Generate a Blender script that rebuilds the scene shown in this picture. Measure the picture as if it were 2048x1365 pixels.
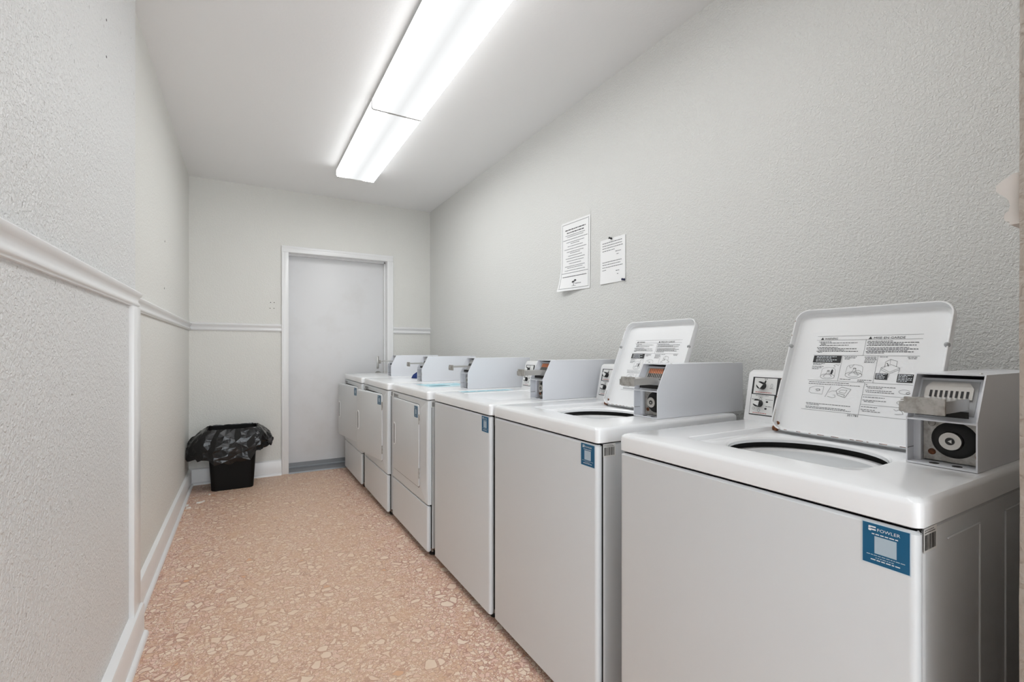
import bpy, bmesh, math, random
from mathutils import Vector, Matrix, noise

# ------------------------------------------------------------------ camera, world, exposure
for o in list(bpy.data.objects):
    bpy.data.objects.remove(o, do_unlink=True)
scene = bpy.context.scene
COL = scene.collection
F_PX, YAW, HORIZON, CAM_H = 937.0, math.radians(29.63), 700.0, 1.185
cam_data = bpy.data.cameras.new('camera')
cam = bpy.data.objects.new('camera', cam_data)
COL.objects.link(cam)
cam.location = (0, 0, CAM_H)
cam.rotation_euler = (math.radians(90), 0, -YAW)
cam_data.sensor_fit = 'HORIZONTAL'
cam_data.sensor_width = 36.0
cam_data.lens = F_PX / 2048 * 36.0
cam_data.shift_y = (HORIZON - 682.5) / 2048
cam_data.clip_start = 0.01
scene.camera = cam

world = bpy.data.worlds.new('world')
scene.world = world
world.use_nodes = True
world.node_tree.nodes['Background'].inputs[0].default_value = (0.88, 0.945, 1.0, 1)
world.node_tree.nodes['Background'].inputs[1].default_value = 2.6
LAMP = 4.3                       # radiance of the fluorescent lenses
vs = scene.view_settings
vs.view_transform = 'Standard'
vs.look = 'None'
vs.gamma = 1.0
vs.use_curve_mapping = False
vs.exposure = 1.16

# room dimensions (metres)
XL, XLN, XR = -0.43, -0.394, 1.772      # far left wall, near left wall, right wall
YF, YP = 4.95, 2.44                     # far wall, end of the near left wall
ZC = 2.705
JX, JY0, JY1 = 0.917, -2.2, 0.2126      # front wall: end beside the camera, added unseen run behind
YB = -2.2

random.seed(7)

# ------------------------------------------------------------------ materials
def srgb(r, g, b):
    def c(v):
        v /= 255.0
        return v / 12.92 if v <= 0.04045 else ((v + 0.055) / 1.055) ** 2.4
    return (c(r), c(g), c(b), 1.0)

MATS = {}
def mat(name, color, rough=0.5, metal=0.0, coat=0.0, spec=0.5, emit=None, strength=0.0):
    m = bpy.data.materials.new(name)
    m.use_nodes = True
    p = m.node_tree.nodes['Principled BSDF']
    p.inputs['Base Color'].default_value = color
    p.inputs['Roughness'].default_value = rough
    p.inputs['Metallic'].default_value = metal
    p.inputs['Coat Weight'].default_value = coat
    p.inputs['Specular IOR Level'].default_value = spec
    if emit:
        p.inputs['Emission Color'].default_value = emit
        p.inputs['Emission Strength'].default_value = strength
    MATS[name] = m
    return m

class NT:
    def __init__(s, m):
        s.m = m; s.t = m.node_tree; s.p = s.t.nodes['Principled BSDF']
        s.co = s.n('ShaderNodeTexCoord').outputs['Object']
    def n(s, kind, **kw):
        nd = s.t.nodes.new(kind)
        for k, v in kw.items():
            if k.startswith('i_'):
                nd.inputs[k[2:].replace('_', ' ')].default_value = v
            else:
                setattr(nd, k, v)
        return nd
    def l(s, a, b): s.t.links.new(a, b)
    def mapping(s, scale=(1, 1, 1), loc=(0, 0, 0), rot=(0, 0, 0)):
        mp = s.n('ShaderNodeMapping')
        mp.inputs['Scale'].default_value = scale
        mp.inputs['Location'].default_value = loc
        mp.inputs['Rotation'].default_value = rot
        s.l(s.co, mp.inputs['Vector'])
        return mp.outputs['Vector']
    def noise(s, vec, scale, detail=3, rough=0.55, dist=0.0):
        nd = s.n('ShaderNodeTexNoise')
        nd.inputs['Scale'].default_value = scale
        nd.inputs['Detail'].default_value = detail
        nd.inputs['Roughness'].default_value = rough
        nd.inputs['Distortion'].default_value = dist
        s.l(vec, nd.inputs['Vector'])
        return nd
    def voro(s, vec, scale, feature='F1', rnd=1.0):
        nd = s.n('ShaderNodeTexVoronoi', feature=feature)
        nd.inputs['Scale'].default_value = scale
        nd.inputs['Randomness'].default_value = rnd
        s.l(vec, nd.inputs['Vector'])
        return nd
    def ramp(s, fac, stops, interp='LINEAR'):
        nd = s.n('ShaderNodeValToRGB')
        cr = nd.color_ramp
        cr.interpolation = interp
        while len(cr.elements) < len(stops):
            cr.elements.new(0.5)
        for e, (pos, c) in zip(cr.elements, stops):
            e.position = pos; e.color = c
        s.l(fac, nd.inputs[0])
        return nd.outputs[0]
    def math(s, op, a, b=None, clamp=False):
        nd = s.n('ShaderNodeMath', operation=op, use_clamp=clamp)
        for i, v in enumerate((a, b)):
            if v is None: continue
            if isinstance(v, (int, float)): nd.inputs[i].default_value = v
            else: s.l(v, nd.inputs[i])
        return nd.outputs[0]
    def mix(s, fac, a, b, blend='MIX'):
        nd = s.n('ShaderNodeMix', data_type='RGBA', blend_type=blend)
        ins = [i for i in nd.inputs if i.type == 'RGBA']
        fin = nd.inputs['Factor']
        if isinstance(fac, (int, float)): fin.default_value = fac
        else: s.l(fac, fin)
        for sock, v in zip(ins, (a, b)):
            if isinstance(v, tuple): sock.default_value = v
            else: s.l(v, sock)
        return [o for o in nd.outputs if o.type == 'RGBA'][0]
    def bump(s, height, strength=0.3, dist=0.01):
        nd = s.n('ShaderNodeBump')
        nd.inputs['Strength'].default_value = strength
        nd.inputs['Distance'].default_value = dist
        s.l(height, nd.inputs['Height'])
        s.l(nd.outputs['Normal'], s.p.inputs['Normal'])

def wall_material(name, color, amount, scale, pits=0.0, rough=0.5):
    m = mat(name, color, rough, spec=0.35)
    k = NT(m)
    v = k.mapping()
    n1 = k.noise(v, scale, 3, 0.5, 0.6)
    n2 = k.noise(v, scale * 2.7, 2, 0.5)
    r = k.ramp(n1.outputs[0], [(0.36, (0, 0, 0, 1)), (0.62, (1, 1, 1, 1))])
    hsum = k.math('ADD', k.math('MULTIPLY', r, 0.75), k.math('MULTIPLY', n2.outputs[0], 0.35))
    if pits:
        vo = k.voro(k.mapping((1, 1, 0.6)), 60)
        sel = k.noise(v, 26, 1)
        pit = k.math('MULTIPLY', k.math('LESS_THAN', vo.outputs['Distance'], 0.20),
                     k.math('GREATER_THAN', sel.outputs[0], 0.635))
        hsum = k.math('SUBTRACT', hsum, k.math('MULTIPLY', pit, pits))
    k.bump(hsum, amount, 0.004)
    big = k.noise(v, 1.3, 2)
    colr = k.mix(k.math('MULTIPLY', big.outputs[0], 0.12), color, tuple(c * 0.85 for c in color[:3]) + (1,))
    if pits:                                             # shade in the pits painted in as a darker colour
        colr = k.mix(k.math('MULTIPLY', pit, 0.5), colr, srgb(150, 144, 138))
    k.l(colr, k.p.inputs['Base Color'])
    return m

WALL = srgb(229, 229, 226)
wall_material('wall_paint', WALL, 0.6, 125, 0.0, 0.42)
wall_material('wall_paint_pitted', srgb(230, 230, 229), 0.75, 95, 1.3, 0.38)
wall_material('wall_paint_far', srgb(229, 228, 223), 0.4, 80, 0.0, 0.5)
wall_material('ceiling_paint', srgb(247, 247, 247), 0.06, 60, 0.0, 0.6)
wall_material('jamb_plaster_shaded', srgb(186, 176, 166), 0.9, 45, 0.0, 0.7)  # brown, darker tone paints the dim light on the wall end
mat('trim_paint', srgb(238, 238, 238), 0.28)
mat('rail_paint_shaded', srgb(208, 202, 196), 0.4)  # trim paint darkened: weaker light on the rail end put into its colour
mat('door_paint', srgb(226, 226, 227), 0.4)
k = NT(MATS['door_paint'])
n = k.noise(k.mapping((1, 1, 1)), 2.2, 4, 0.6)
k.l(k.mix(k.ramp(n.outputs[0], [(0.5, (0, 0, 0, 1)), (0.85, (1, 1, 1, 1))]), srgb(226, 226, 227), srgb(214, 212, 210)),
    k.p.inputs['Base Color'])
mat('threshold_metal', srgb(138, 140, 143), 0.5, 0.6)

def enamel(name, color, rough, coat=0.35):
    m = mat(name, color, rough, coat=coat)
    m.node_tree.nodes['Principled BSDF'].inputs['Coat Roughness'].default_value = 0.12
    k = NT(m)
    n = k.noise(k.mapping(), 4.0, 4, 0.6)
    k.l(k.mix(k.math('MULTIPLY', n.outputs[0], 0.14), color, tuple(c * 0.82 for c in color[:3]) + (1,)), k.p.inputs['Base Color'])
    return m
enamel('enamel', srgb(222, 225, 227), 0.42, 0.08)  # fronts and sides: weaker light on them put into a darker enamel
enamel('enamel_top_lit', srgb(247, 248, 249), 0.2)  # tops and lids: same enamel, stronger light painted in as a lighter tone
enamel('coin_paint', srgb(234, 236, 241), 0.42)
mat('plastic_white', srgb(232, 232, 232), 0.35)
mat('plastic_grey', srgb(176, 177, 178), 0.4)
mat('tub_steel', srgb(150, 150, 150), 0.35, 0.8)
mat('dark_inside', srgb(34, 33, 32), 0.7)
mat('black_plastic', srgb(20, 20, 21), 0.35)
mat('steel', srgb(190, 188, 184), 0.3, 0.9)
mat('steel_worn', srgb(158, 155, 150), 0.5, 0.75)
k = NT(MATS['steel_worn'])
n = k.noise(k.mapping(), 60, 4, 0.6)
k.l(k.ramp(n.outputs[0], [(0.3, srgb(146, 141, 134)), (0.6, srgb(186, 184, 180))]), k.p.inputs['Base Color'])
mat('copper_coin', srgb(214, 134, 96), 0.4, 0.5)
mat('rust', srgb(120, 72, 42), 0.85)
k = NT(MATS['rust'])
n = k.noise(k.mapping(), 90, 4, 0.7)
k.l(k.ramp(n.outputs[0], [(0.35, srgb(70, 44, 30)), (0.65, srgb(160, 98, 58))]), k.p.inputs['Base Color'])
mat('ink', srgb(38, 38, 40), 0.6)
mat('ink_grey', srgb(112, 112, 115), 0.6)
mat('ink_red', srgb(196, 70, 62), 0.6)
mat('ink_white', srgb(226, 232, 236), 0.5)
mat('ink_pale', srgb(178, 196, 208), 0.5)
mat('sticker_blue', srgb(0, 90, 130), 0.4)
mat('sticker_clear', srgb(214, 228, 236), 0.4)
mat('sticker_cyan', srgb(196, 230, 238), 0.3)
mat('ink_cyan', srgb(120, 196, 212), 0.4)
mat('ink_teal', srgb(28, 96, 110), 0.4)
mat('label_white', srgb(228, 228, 226), 0.5)
mat('card_white', srgb(232, 232, 230), 0.4)
mat('paper', srgb(248, 248, 248), 0.8, spec=0.2)
mat('bin_plastic', srgb(8, 8, 8), 0.5, spec=0.2)
m = mat('bag_film', srgb(8, 8, 10), 0.2, spec=0.5)
k = NT(m)
n1 = k.noise(k.mapping(), 22, 2, 0.5, 0.8)
k.bump(n1.outputs[0], 0.25, 0.01)
mat('cloth_blue', srgb(30, 52, 110), 0.9)
mat('pin_black', srgb(26, 26, 30), 0.3)
mat('pin_blue', srgb(26, 32, 70), 0.3)
mat('scrap_white', srgb(226, 222, 214), 0.8)
mat('hole_dark', srgb(70, 64, 58), 0.9)
mat('fixture_white', srgb(232, 232, 230), 0.4)

# vinyl floor: a printed pebble pattern
m = mat('floor_vinyl', srgb(200, 160, 130), 0.42, spec=0.4)
k = NT(m)
v = k.mapping()
warp = k.noise(v, 14, 2)
vw = k.n('ShaderNodeVectorMath', operation='ADD')
sc = k.n('ShaderNodeVectorMath', operation='SCALE')
sc.inputs['Scale'].default_value = 0.03
k.l(warp.outputs['Color'], sc.inputs[0])
k.l(v, vw.inputs[0]); k.l(sc.outputs[0], vw.inputs[1])
V = vw.outputs[0]
big = k.voro(V, 24); bige = k.voro(V, 24, 'DISTANCE_TO_EDGE')
med = k.voro(V, 52); mede = k.voro(V, 52, 'DISTANCE_TO_EDGE')
sml = k.voro(V, 110); smle = k.voro(V, 110, 'DISTANCE_TO_EDGE')
def chan(col, i):
    sp = k.n('ShaderNodeSeparateColor'); k.l(col, sp.inputs[0]); return sp.outputs[i]
CRE, PNK, TAN, RED, LIN = srgb(238, 218, 198), srgb(230, 198, 182), srgb(220, 186, 160), srgb(208, 166, 146), srgb(168, 120, 104)
ORA = srgb(218, 164, 126)
stops = [(0.0, TAN), (0.25, PNK), (0.5, CRE), (0.75, RED), (0.9, TAN)]
c_s = k.ramp(chan(sml.outputs['Color'], 0), stops, 'CONSTANT')
c_m = k.ramp(chan(med.outputs['Color'], 1), [(0, PNK), (0.3, CRE), (0.65, TAN), (0.9, CRE)], 'CONSTANT')
c_b = k.ramp(chan(big.outputs['Color'], 2), [(0, CRE), (0.45, srgb(232, 208, 188)), (0.7, CRE), (0.9, ORA)], 'CONSTANT')
lin_s = k.math('LESS_THAN', smle.outputs['Distance'], 0.055)
col = k.mix(k.math('MULTIPLY', lin_s, 0.85), c_s, LIN)
sel_m = k.math('MULTIPLY', k.math('GREATER_THAN', chan(med.outputs['Color'], 0), 0.62), k.math('GREATER_THAN', mede.outputs['Distance'], 0.09))
lin_m = k.math('MULTIPLY', k.math('GREATER_THAN', chan(med.outputs['Color'], 0), 0.62), k.math('LESS_THAN', mede.outputs['Distance'], 0.10))
col = k.mix(k.math('MULTIPLY', lin_m, 0.6), col, LIN)
col = k.mix(sel_m, col, c_m)
sel_bn = k.math('GREATER_THAN', chan(big.outputs['Color'], 0), 0.83)
sel_b = k.math('MULTIPLY', sel_bn, k.math('GREATER_THAN', bige.outputs['Distance'], 0.13))
lin_b = k.math('MULTIPLY', sel_bn, k.math('LESS_THAN', bige.outputs['Distance'], 0.15))
col = k.mix(k.math('MULTIPLY', lin_b, 0.55), col, LIN)
col = k.mix(sel_b, col, c_b)
blur = k.noise(v, 9, 3)
col = k.mix(k.math('MULTIPLY', k.ramp(blur.outputs[0], [(0.5, (0, 0, 0, 1)), (0.72, (1, 1, 1, 1))]), 0.45), col, srgb(214, 172, 138))
# foot traffic has yellowed the middle of the aisle
sx = k.n('ShaderNodeSeparateXYZ'); k.l(v, sx.inputs[0])
wob = k.noise(v, 3.0, 3)
xx = k.math('ADD', sx.outputs['X'], k.math('MULTIPLY', k.math('SUBTRACT', wob.outputs[0], 0.5), 0.25))
worn = k.math('MULTIPLY', k.ramp(k.math('MULTIPLY', k.math('ADD', xx, 0.4), 0.75),
              [(0.05, (0, 0, 0, 1)), (0.36, (1, 1, 1, 1)), (0.74, (1, 1, 1, 1)), (0.90, (0, 0, 0, 1))]), 0.33)
col = k.mix(worn, col, srgb(221, 190, 158))
k.l(col, k.p.inputs['Base Color'])
rn = k.noise(v, 6, 3)
k.l(k.math('ADD', k.math('MULTIPLY', rn.outputs[0], 0.25), 0.34), k.p.inputs['Roughness'])
k.bump(smle.outputs['Distance'], 0.05, 0.002)

# fluorescent lens: brighter over its two tubes than along the middle
def lens_material(name, L, side):
    m = mat(name, (0.2, 0.2, 0.2, 1), 0.4, emit=(0.97, 0.99, 1.0, 1), strength=L)
    k = NT(m)
    sx = k.n('ShaderNodeSeparateXYZ'); k.l(k.co, sx.inputs[0])
    ax = k.math('ABSOLUTE', sx.outputs['X'])
    lo = 0.80 / 2 ** vs.exposure / L
    prof = k.ramp(k.math('MULTIPLY', ax, 6.0), [(0.0, (lo * 0.93,) * 3 + (1,)), (0.32, (lo * 1.16,) * 3 + (1,)), (0.48, (1, 1, 1, 1)), (0.875, (1, 1, 1, 1)), (0.91, (side, side, side, 1))])
    k.l(k.math('MULTIPLY', prof, L), k.p.inputs['Emission Strength'])
lens_material('lens', LAMP, 0.42)
lens_material('lens_far', LAMP * 2.1, 0.19)

# ------------------------------------------------------------------ mesh helpers
class MB:
    """collects verts, faces and material slots for ONE mesh object"""
    def __init__(s): s.v, s.f, s.mi, s.slots = [], [], [], []
    def slot(s, name):
        if name not in s.slots: s.slots.append(name)
        return s.slots.index(name)
    def add(s, verts, faces, mname):
        b = len(s.v); i = s.slot(mname)
        s.v += [tuple(p) for p in verts]
        s.f += [tuple(b + q for q in fc) for fc in faces]
        s.mi += [i] * len(faces)
    def box(s, x0, x1, y0, y1, z0, z1, mname):
        s.add([(x0, y0, z0), (x1, y0, z0), (x1, y1, z0), (x0, y1, z0), (x0, y0, z1), (x1, y0, z1), (x1, y1, z1), (x0, y1, z1)],
              [(0, 3, 2, 1), (4, 5, 6, 7), (0, 1, 5, 4), (1, 2, 6, 5), (2, 3, 7, 6), (3, 0, 4, 7)], mname)
    def rbox(s, x0, x1, y0, y1, z0, z1, r, mname, seg=2):
        """box with all edges rounded"""
        bm = bmesh.new()
        bmesh.ops.create_cube(bm, size=1.0)
        for q in bm.verts:
            q.co = Vector(((x0 + x1) / 2 + q.co.x * (x1 - x0), (y0 + y1) / 2 + q.co.y * (y1 - y0), (z0 + z1) / 2 + q.co.z * (z1 - z0)))
        bmesh.ops.bevel(bm, geom=bm.edges[:], offset=r, segments=seg, profile=0.5, affect='EDGES')
        s.bm(bm, mname)
    def bm(s, bm, mname):
        bm.verts.index_update()
        s.add([q.co[:] for q in bm.verts], [[q.index for q in fc.verts] for fc in bm.faces], mname)
        bm.free()
    def loft(s, rings, mname, cap0=False, cap1=False, closed=True):
        n = len(rings[0]); vs_ = [p for r in rings for p in r]; fs = []
        for a in range(len(rings) - 1):
            for i in range(n if closed else n - 1):
                j = (i + 1) % n
                fs.append((a * n + i, a * n + j, (a + 1) * n + j, (a + 1) * n + i))
        if cap0: fs.append(tuple(range(n - 1, -1, -1)))
        if cap1: fs.append(tuple((len(rings) - 1) * n + i for i in range(n)))
        s.add(vs_, fs, mname)
    def prism(s, pts, axis, a, b, mname):
        """pts: polygon in the plane across axis ('x': (y,z), 'y': (x,z), 'z': (x,y))"""
        def P(p, c):
            return {'x': (c, p[0], p[1]), 'y': (p[0], c, p[1]), 'z': (p[0], p[1], c)}[axis]
        s.loft([[P(p, a) for p in pts], [P(p, b) for p in pts]], mname, True, True)
    def cyl(s, c, axis, r, h, mname, n=24, r2=None, dome=False):
        """cylinder starting at c along unit axis"""
        ax = Vector(axis).normalized()
        t = Vector((0, 0, 1)) if abs(ax.z) < 0.9 else Vector((1, 0, 0))
        u = ax.cross(t).normalized(); w = ax.cross(u)
        r2 = r if r2 is None else r2
        rings = []
        prof = [(r, 0.0), (r2, 1.0)] if not dome else [(r, 0), (r * 0.97, 0.4), (r * 0.8, 0.75), (r * 0.45, 0.95), (r * 0.1, 1.0)]
        for rr_, tt in prof:
            rings.append([tuple(Vector(c) + ax * (h * tt) + (u * math.cos(2 * math.pi * i / n) + w * math.sin(2 * math.pi * i / n)) * rr_) for i in range(n)])
        s.loft(rings, mname, True, True)
    def tube(s, pts, r, mname, n=8):
        rings = []
        for i, p in enumerate(pts):
            p = Vector(p)
            d = (Vector(pts[min(i + 1, len(pts) - 1)]) - Vector(pts[max(i - 1, 0)])).normalized()
            t = Vector((0, 0, 1)) if abs(d.z) < 0.9 else Vector((1, 0, 0))
            u = d.cross(t).normalized(); w = d.cross(u)
            rings.append([tuple(p + (u * math.cos(2 * math.pi * j / n) + w * math.sin(2 * math.pi * j / n)) * r) for j in range(n)])
        s.loft(rings, mname, True, True)
    def build(s, name, parent=None, smooth=0.0, fix=True):
        me = bpy.data.meshes.new(name)
        me.from_pydata(s.v, [], s.f)
        for nm in s.slots: me.materials.append(MATS[nm])
        for p, i in zip(me.polygons, s.mi): p.material_index = i
        if fix:
            b = bmesh.new(); b.from_mesh(me)
            bmesh.ops.recalc_face_normals(b, faces=b.faces[:])
            b.to_mesh(me); b.free()
        if smooth:
            for p in me.polygons: p.use_smooth = True
            me.set_sharp_from_angle(angle=math.radians(smooth))
        me.update()
        o = bpy.data.objects.new(name, me)
        COL.objects.link(o)
        if parent: o.parent = parent
        return o

def rr(x0, x1, y0, y1, r, z, n=6, m=4):
    """rounded rectangle ring in the xy plane; n arc steps per corner, m side steps"""
    pts = []
    cs = [(x1 - r, y1 - r, 0), (x0 + r, y1 - r, 90), (x0 + r, y0 + r, 180), (x1 - r, y0 + r, 270)]
    for q, (cx, cy, a0) in enumerate(cs):
        for i in range(n + 1):
            a = math.radians(a0 + 90 * i / n)
            pts.append((cx + r * math.cos(a), cy + r * math.sin(a), z))
        nx, ny, na = cs[(q + 1) % 4]
        e = pts[-1]; a = math.radians(na)
        b = (nx + r * math.cos(a), ny + r * math.sin(a))
        for i in range(1, m):
            pts.append((e[0] + (b[0] - e[0]) * i / m, e[1] + (b[1] - e[1]) * i / m, z))
    return pts
def circ(cx, cy, R, z, n=6, m=4, sx=1.0, sy=1.0):
    N = 4 * (n + m)
    return [(cx + sx * R * math.cos(math.radians(45) + 2 * math.pi * (i - n / 2) / N),
             cy + sy * R * math.sin(math.radians(45) + 2 * math.pi * (i - n / 2) / N), z) for i in range(N)]
def xf(pts, M): return [tuple(M @ Vector(p)) for p in pts]

def thing(name, label, cat, loc=(0, 0, 0), rotz=0.0, group=None):
    o = bpy.data.objects.new(name, None)
    o.empty_display_size = 0.1
    COL.objects.link(o)
    o.location = loc
    o.rotation_euler = (0, 0, rotz)
    return tag(o, label, cat, group)
def tag(o, label, cat, group=None):
    o['label'] = label; o['category'] = cat
    if group: o['group'] = group
    return o
def struct(o, label=None):
    o['kind'] = 'structure'
    if label: o['label'] = label
    return o

# ------------------------------------------------------------------ flat print (lettering, line art)
_txt = {}
def text_shape(s):
    if s in _txt: return _txt[s]
    cu = bpy.data.curves.new('t', 'FONT'); cu.body = s; cu.resolution_u = 2
    ob = bpy.data.objects.new('t', cu); COL.objects.link(ob)
    dg = bpy.context.evaluated_depsgraph_get()
    me = bpy.data.meshes.new_from_object(ob.evaluated_get(dg))
    vs_ = [(p.co.x, p.co.y) for p in me.vertices]; fs = [tuple(p.vertices) for p in me.polygons]
    bpy.data.objects.remove(ob); bpy.data.curves.remove(cu); bpy.data.meshes.remove(me)
    x0 = min(p[0] for p in vs_); x1 = max(p[0] for p in vs_); y0 = min(p[1] for p in vs_); y1 = max(p[1] for p in vs_)
    _txt[s] = ([((a - x0) / (x1 - x0), (b - y0) / (y1 - y0)) for a, b in vs_], fs)
    return _txt[s]
class Print:
    """2-D marks in (s, t) metres laid onto a plane: origin O, right U, up V, lifted along N"""
    def __init__(s, O, U, V, N, lift=0.0004, warp=None):
        s.O, s.U, s.V, s.N, s.e = Vector(O), Vector(U), Vector(V), Vector(N), lift
        s.mb = MB(); s.warp = warp
    def P(s, a, b, e=0.0):
        w = s.warp(a, b) if s.warp else 0.0
        return tuple(s.O + s.U * a + s.V * b + s.N * (s.e + e + w))
    def poly(s, pts, m='ink', e=0.0): s.mb.add([s.P(a, b, e) for a, b in pts], [tuple(range(len(pts)))], m)
    def rect(s, a, b, w, h, m='ink', e=0.0): s.poly([(a, b), (a + w, b), (a + w, b + h), (a, b + h)], m, e)
    def line(s, pts, w=0.0006, m='ink', e=0.0):
        for (a, b), (c, d) in zip(pts[:-1], pts[1:]):
            L = math.hypot(c - a, d - b) or 1e-9
            nx, ny = -(d - b) / L * w / 2, (c - a) / L * w / 2
            s.poly([(a - nx, b - ny), (c - nx, d - ny), (c + nx, d + ny), (a + nx, b + ny)], m, e)
    def ellipse(s, cx, cy, rx, ry, w=0.0006, m='ink', n=24, a0=0, a1=360, e=0.0):
        s.line([(cx + rx * math.cos(math.radians(a0 + (a1 - a0) * i / n)), cy + ry * math.sin(math.radians(a0 + (a1 - a0) * i / n))) for i in range(n + 1)], w, m, e)
    def disc(s, cx, cy, rx, ry, m='ink', n=18, e=0.0):
        s.poly([(cx + rx * math.cos(2 * math.pi * i / n), cy + ry * math.sin(2 * math.pi * i / n)) for i in range(n)], m, e)
    def text(s, str_, a, b, w, h, m='ink', e=0.0):
        vs_, fs = text_shape(str_)
        s.mb.add([s.P(a + x * w, b + y * h, e) for x, y in vs_], fs, m)
    def words(s, a, b, w, h, m='ink_grey', seed=0, e=0.0):
        """a line too small to read: a run of word-long strokes"""
        r = random.Random(seed * 7919 + int(a * 1e5) + int(b * 1e5)); x = a
        while x < a + w - h:
            L = min(h * r.uniform(1.4, 4.6), a + w - x)
            s.rect(x, b, L, h, m, e); x += L + h * 0.8
    def build(s, name, parent): return s.mb.build(name, parent, fix=False)

# ------------------------------------------------------------------ the room shell
b = MB(); b.box(XL - 0.15, XR + 0.15, YB, YF + 0.35, -0.08, 0.0, 'floor_vinyl')
struct(b.build('floor'), 'worn salmon pebble-pattern vinyl floor')
b = MB(); b.box(XL - 0.15, XR + 0.15, YB, YF + 0.15, ZC, ZC + 0.08, 'ceiling_paint')
struct(b.build('ceiling'), 'smooth white painted ceiling')
b = MB(); b.box(XR, XR + 0.12, 0.07, YF + 0.12, 0, ZC, 'wall_paint')
wall_right = struct(b.build('wall_right'), 'white stucco wall behind the machines')
b = MB(); b.box(XL - 0.12, XL, YP - 0.02, YF + 0.12, 0, ZC, 'wall_paint_far')
wall_left = struct(b.build('wall_left'), 'white stucco wall beyond the corner board on the left')
b = MB(); b.box(XL - 0.12, XLN, YB, YP, 0, ZC, 'wall_paint_pitted')
wall_near = struct(b.build('wall_left_near'), 'pitted white stucco wall nearest on the left')
# far wall around the doorway
DX0, DX1, DZ = 0.358, 1.298, 2.116
b = MB()
b.box(XL, DX0 - 0.012, YF, YF + 0.12, 0, ZC, 'wall_paint_far')
b.box(DX1 + 0.012, XR, YF, YF + 0.12, 0, ZC, 'wall_paint_far')
b.box(DX0 - 0.012, DX1 + 0.012, YF, YF + 0.12, DZ + 0.012, ZC, 'wall_paint_far')
wall_back = struct(b.build('wall_back'), 'far white stucco wall with the door')
# front wall: only its end shows; unseen run behind camera added to channel daylight
b = MB()
zs = [i * ZC / 90 for i in range(91)]
rings = []
for z in zs:
    w0 = (noise.noise(Vector((0.3, 1.7, z * 9))) * 0.0035 + noise.noise(Vector((5.3, 0.7, z * 31))) * 0.0025)
    rings.append([(JX + w0, JY0, z), (XR, JY0, z), (XR, JY1, z), (JX + w0 - 0.002, JY1, z), (JX + w0 - 0.005, JY1 - 0.004, z)])
b.loft(rings, 'jamb_plaster_shaded', True, True)
struct(b.build('wall_front', smooth=40), 'rough plaster wall end at the right edge')

# nail holes and scuffs in the walls
def hole(parent, p, n, r, label=None):
    h = MB(); h.cyl(p, n, r, 0.0006, 'hole_dark', 10)
    h.build('nail_hole', parent)
for (y, z) in ((3.55, 1.85), (3.53, 1.56)): hole(wall_left, (XL, y, z), (1, 0, 0), 0.006)
for (x, z) in ((0.205, 1.63), (0.235, 1.63), (0.200, 1.575), (0.233, 1.575)): hole(wall_back, (x, YF, z), (0, -1, 0), 0.004)
for (y, z) in ((1.98, 2.26), (1.80, 2.30), (1.98, 2.14), (1.55, 1.40)): hole(wall_near, (XLN, y, z), (1, 0, 0), 0.004)

# chair rail: moulded profile (distance from wall, height)
RAIL = [(0, 1.427), (0.006, 1.427), (0.016, 1.421), (0.0235, 1.414), (0.0225, 1.406), (0.016, 1.399), (0.011, 1.392), (0.009, 1.384),
        (0.0105, 1.377), (0.0145, 1.3735), (0.0155, 1.368), (0.0135, 1.363), (0.010, 1.3615), (0.009, 1.357), (0, 1.357)]
def rail_x(x_wall, sgn, y0, y1, e0=0.0, e1=0.0):
    """rail on a wall x = x_wall; e0/e1: mitre factor at the two ends"""
    b = MB()
    b.loft([[(x_wall + sgn * d, y0 + e0 * d, z) for d, z in RAIL], [(x_wall + sgn * d, y1 + e1 * d, z) for d, z in RAIL]], 'trim_paint', True, True)
    return b
def rail_y(y_wall, sgn, x0, x1, e0=0.0, e1=0.0):
    b = MB()
    b.loft([[(x0 + e0 * d, y_wall + sgn * d, z) for d, z in RAIL], [(x1 + e1 * d, y_wall + sgn * d, z) for d, z in RAIL]], 'trim_paint', True, True)
    return b
TR = [0]
def trim(b, label, smooth=50):
    TR[0] += 1
    return struct(b.build('trim_%d' % TR[0], smooth=smooth), label)
trim(rail_x(XLN, 1, YB, YP + 0.004), 'white chair rail on the near left wall')
trim(rail_x(XL, 1, YP, YF, 0, -1), 'white chair rail on the far left wall')
trim(rail_y(YF, -1, XL, DX0 - 0.062, 1, 0), 'white chair rail between left corner and door')
trim(rail_y(YF, -1, DX1 + 0.063, XR, 0, 0), 'white chair rail between door and right corner')
# rail on the front wall: its cut end faces the camera
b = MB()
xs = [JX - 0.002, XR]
b.loft([[(x, JY1 + d, z) for d, z in RAIL] for x in xs], 'rail_paint_shaded', True, True)
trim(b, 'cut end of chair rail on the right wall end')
# corner board of the near wall
b = MB(); b.rbox(XLN - 0.005, XLN + 0.017, 2.317, YP + 0.004, 0.0, 1.357, 0.002, 'trim_paint')
trim(b, 'white vertical corner board under the chair rail', 30)
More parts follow.
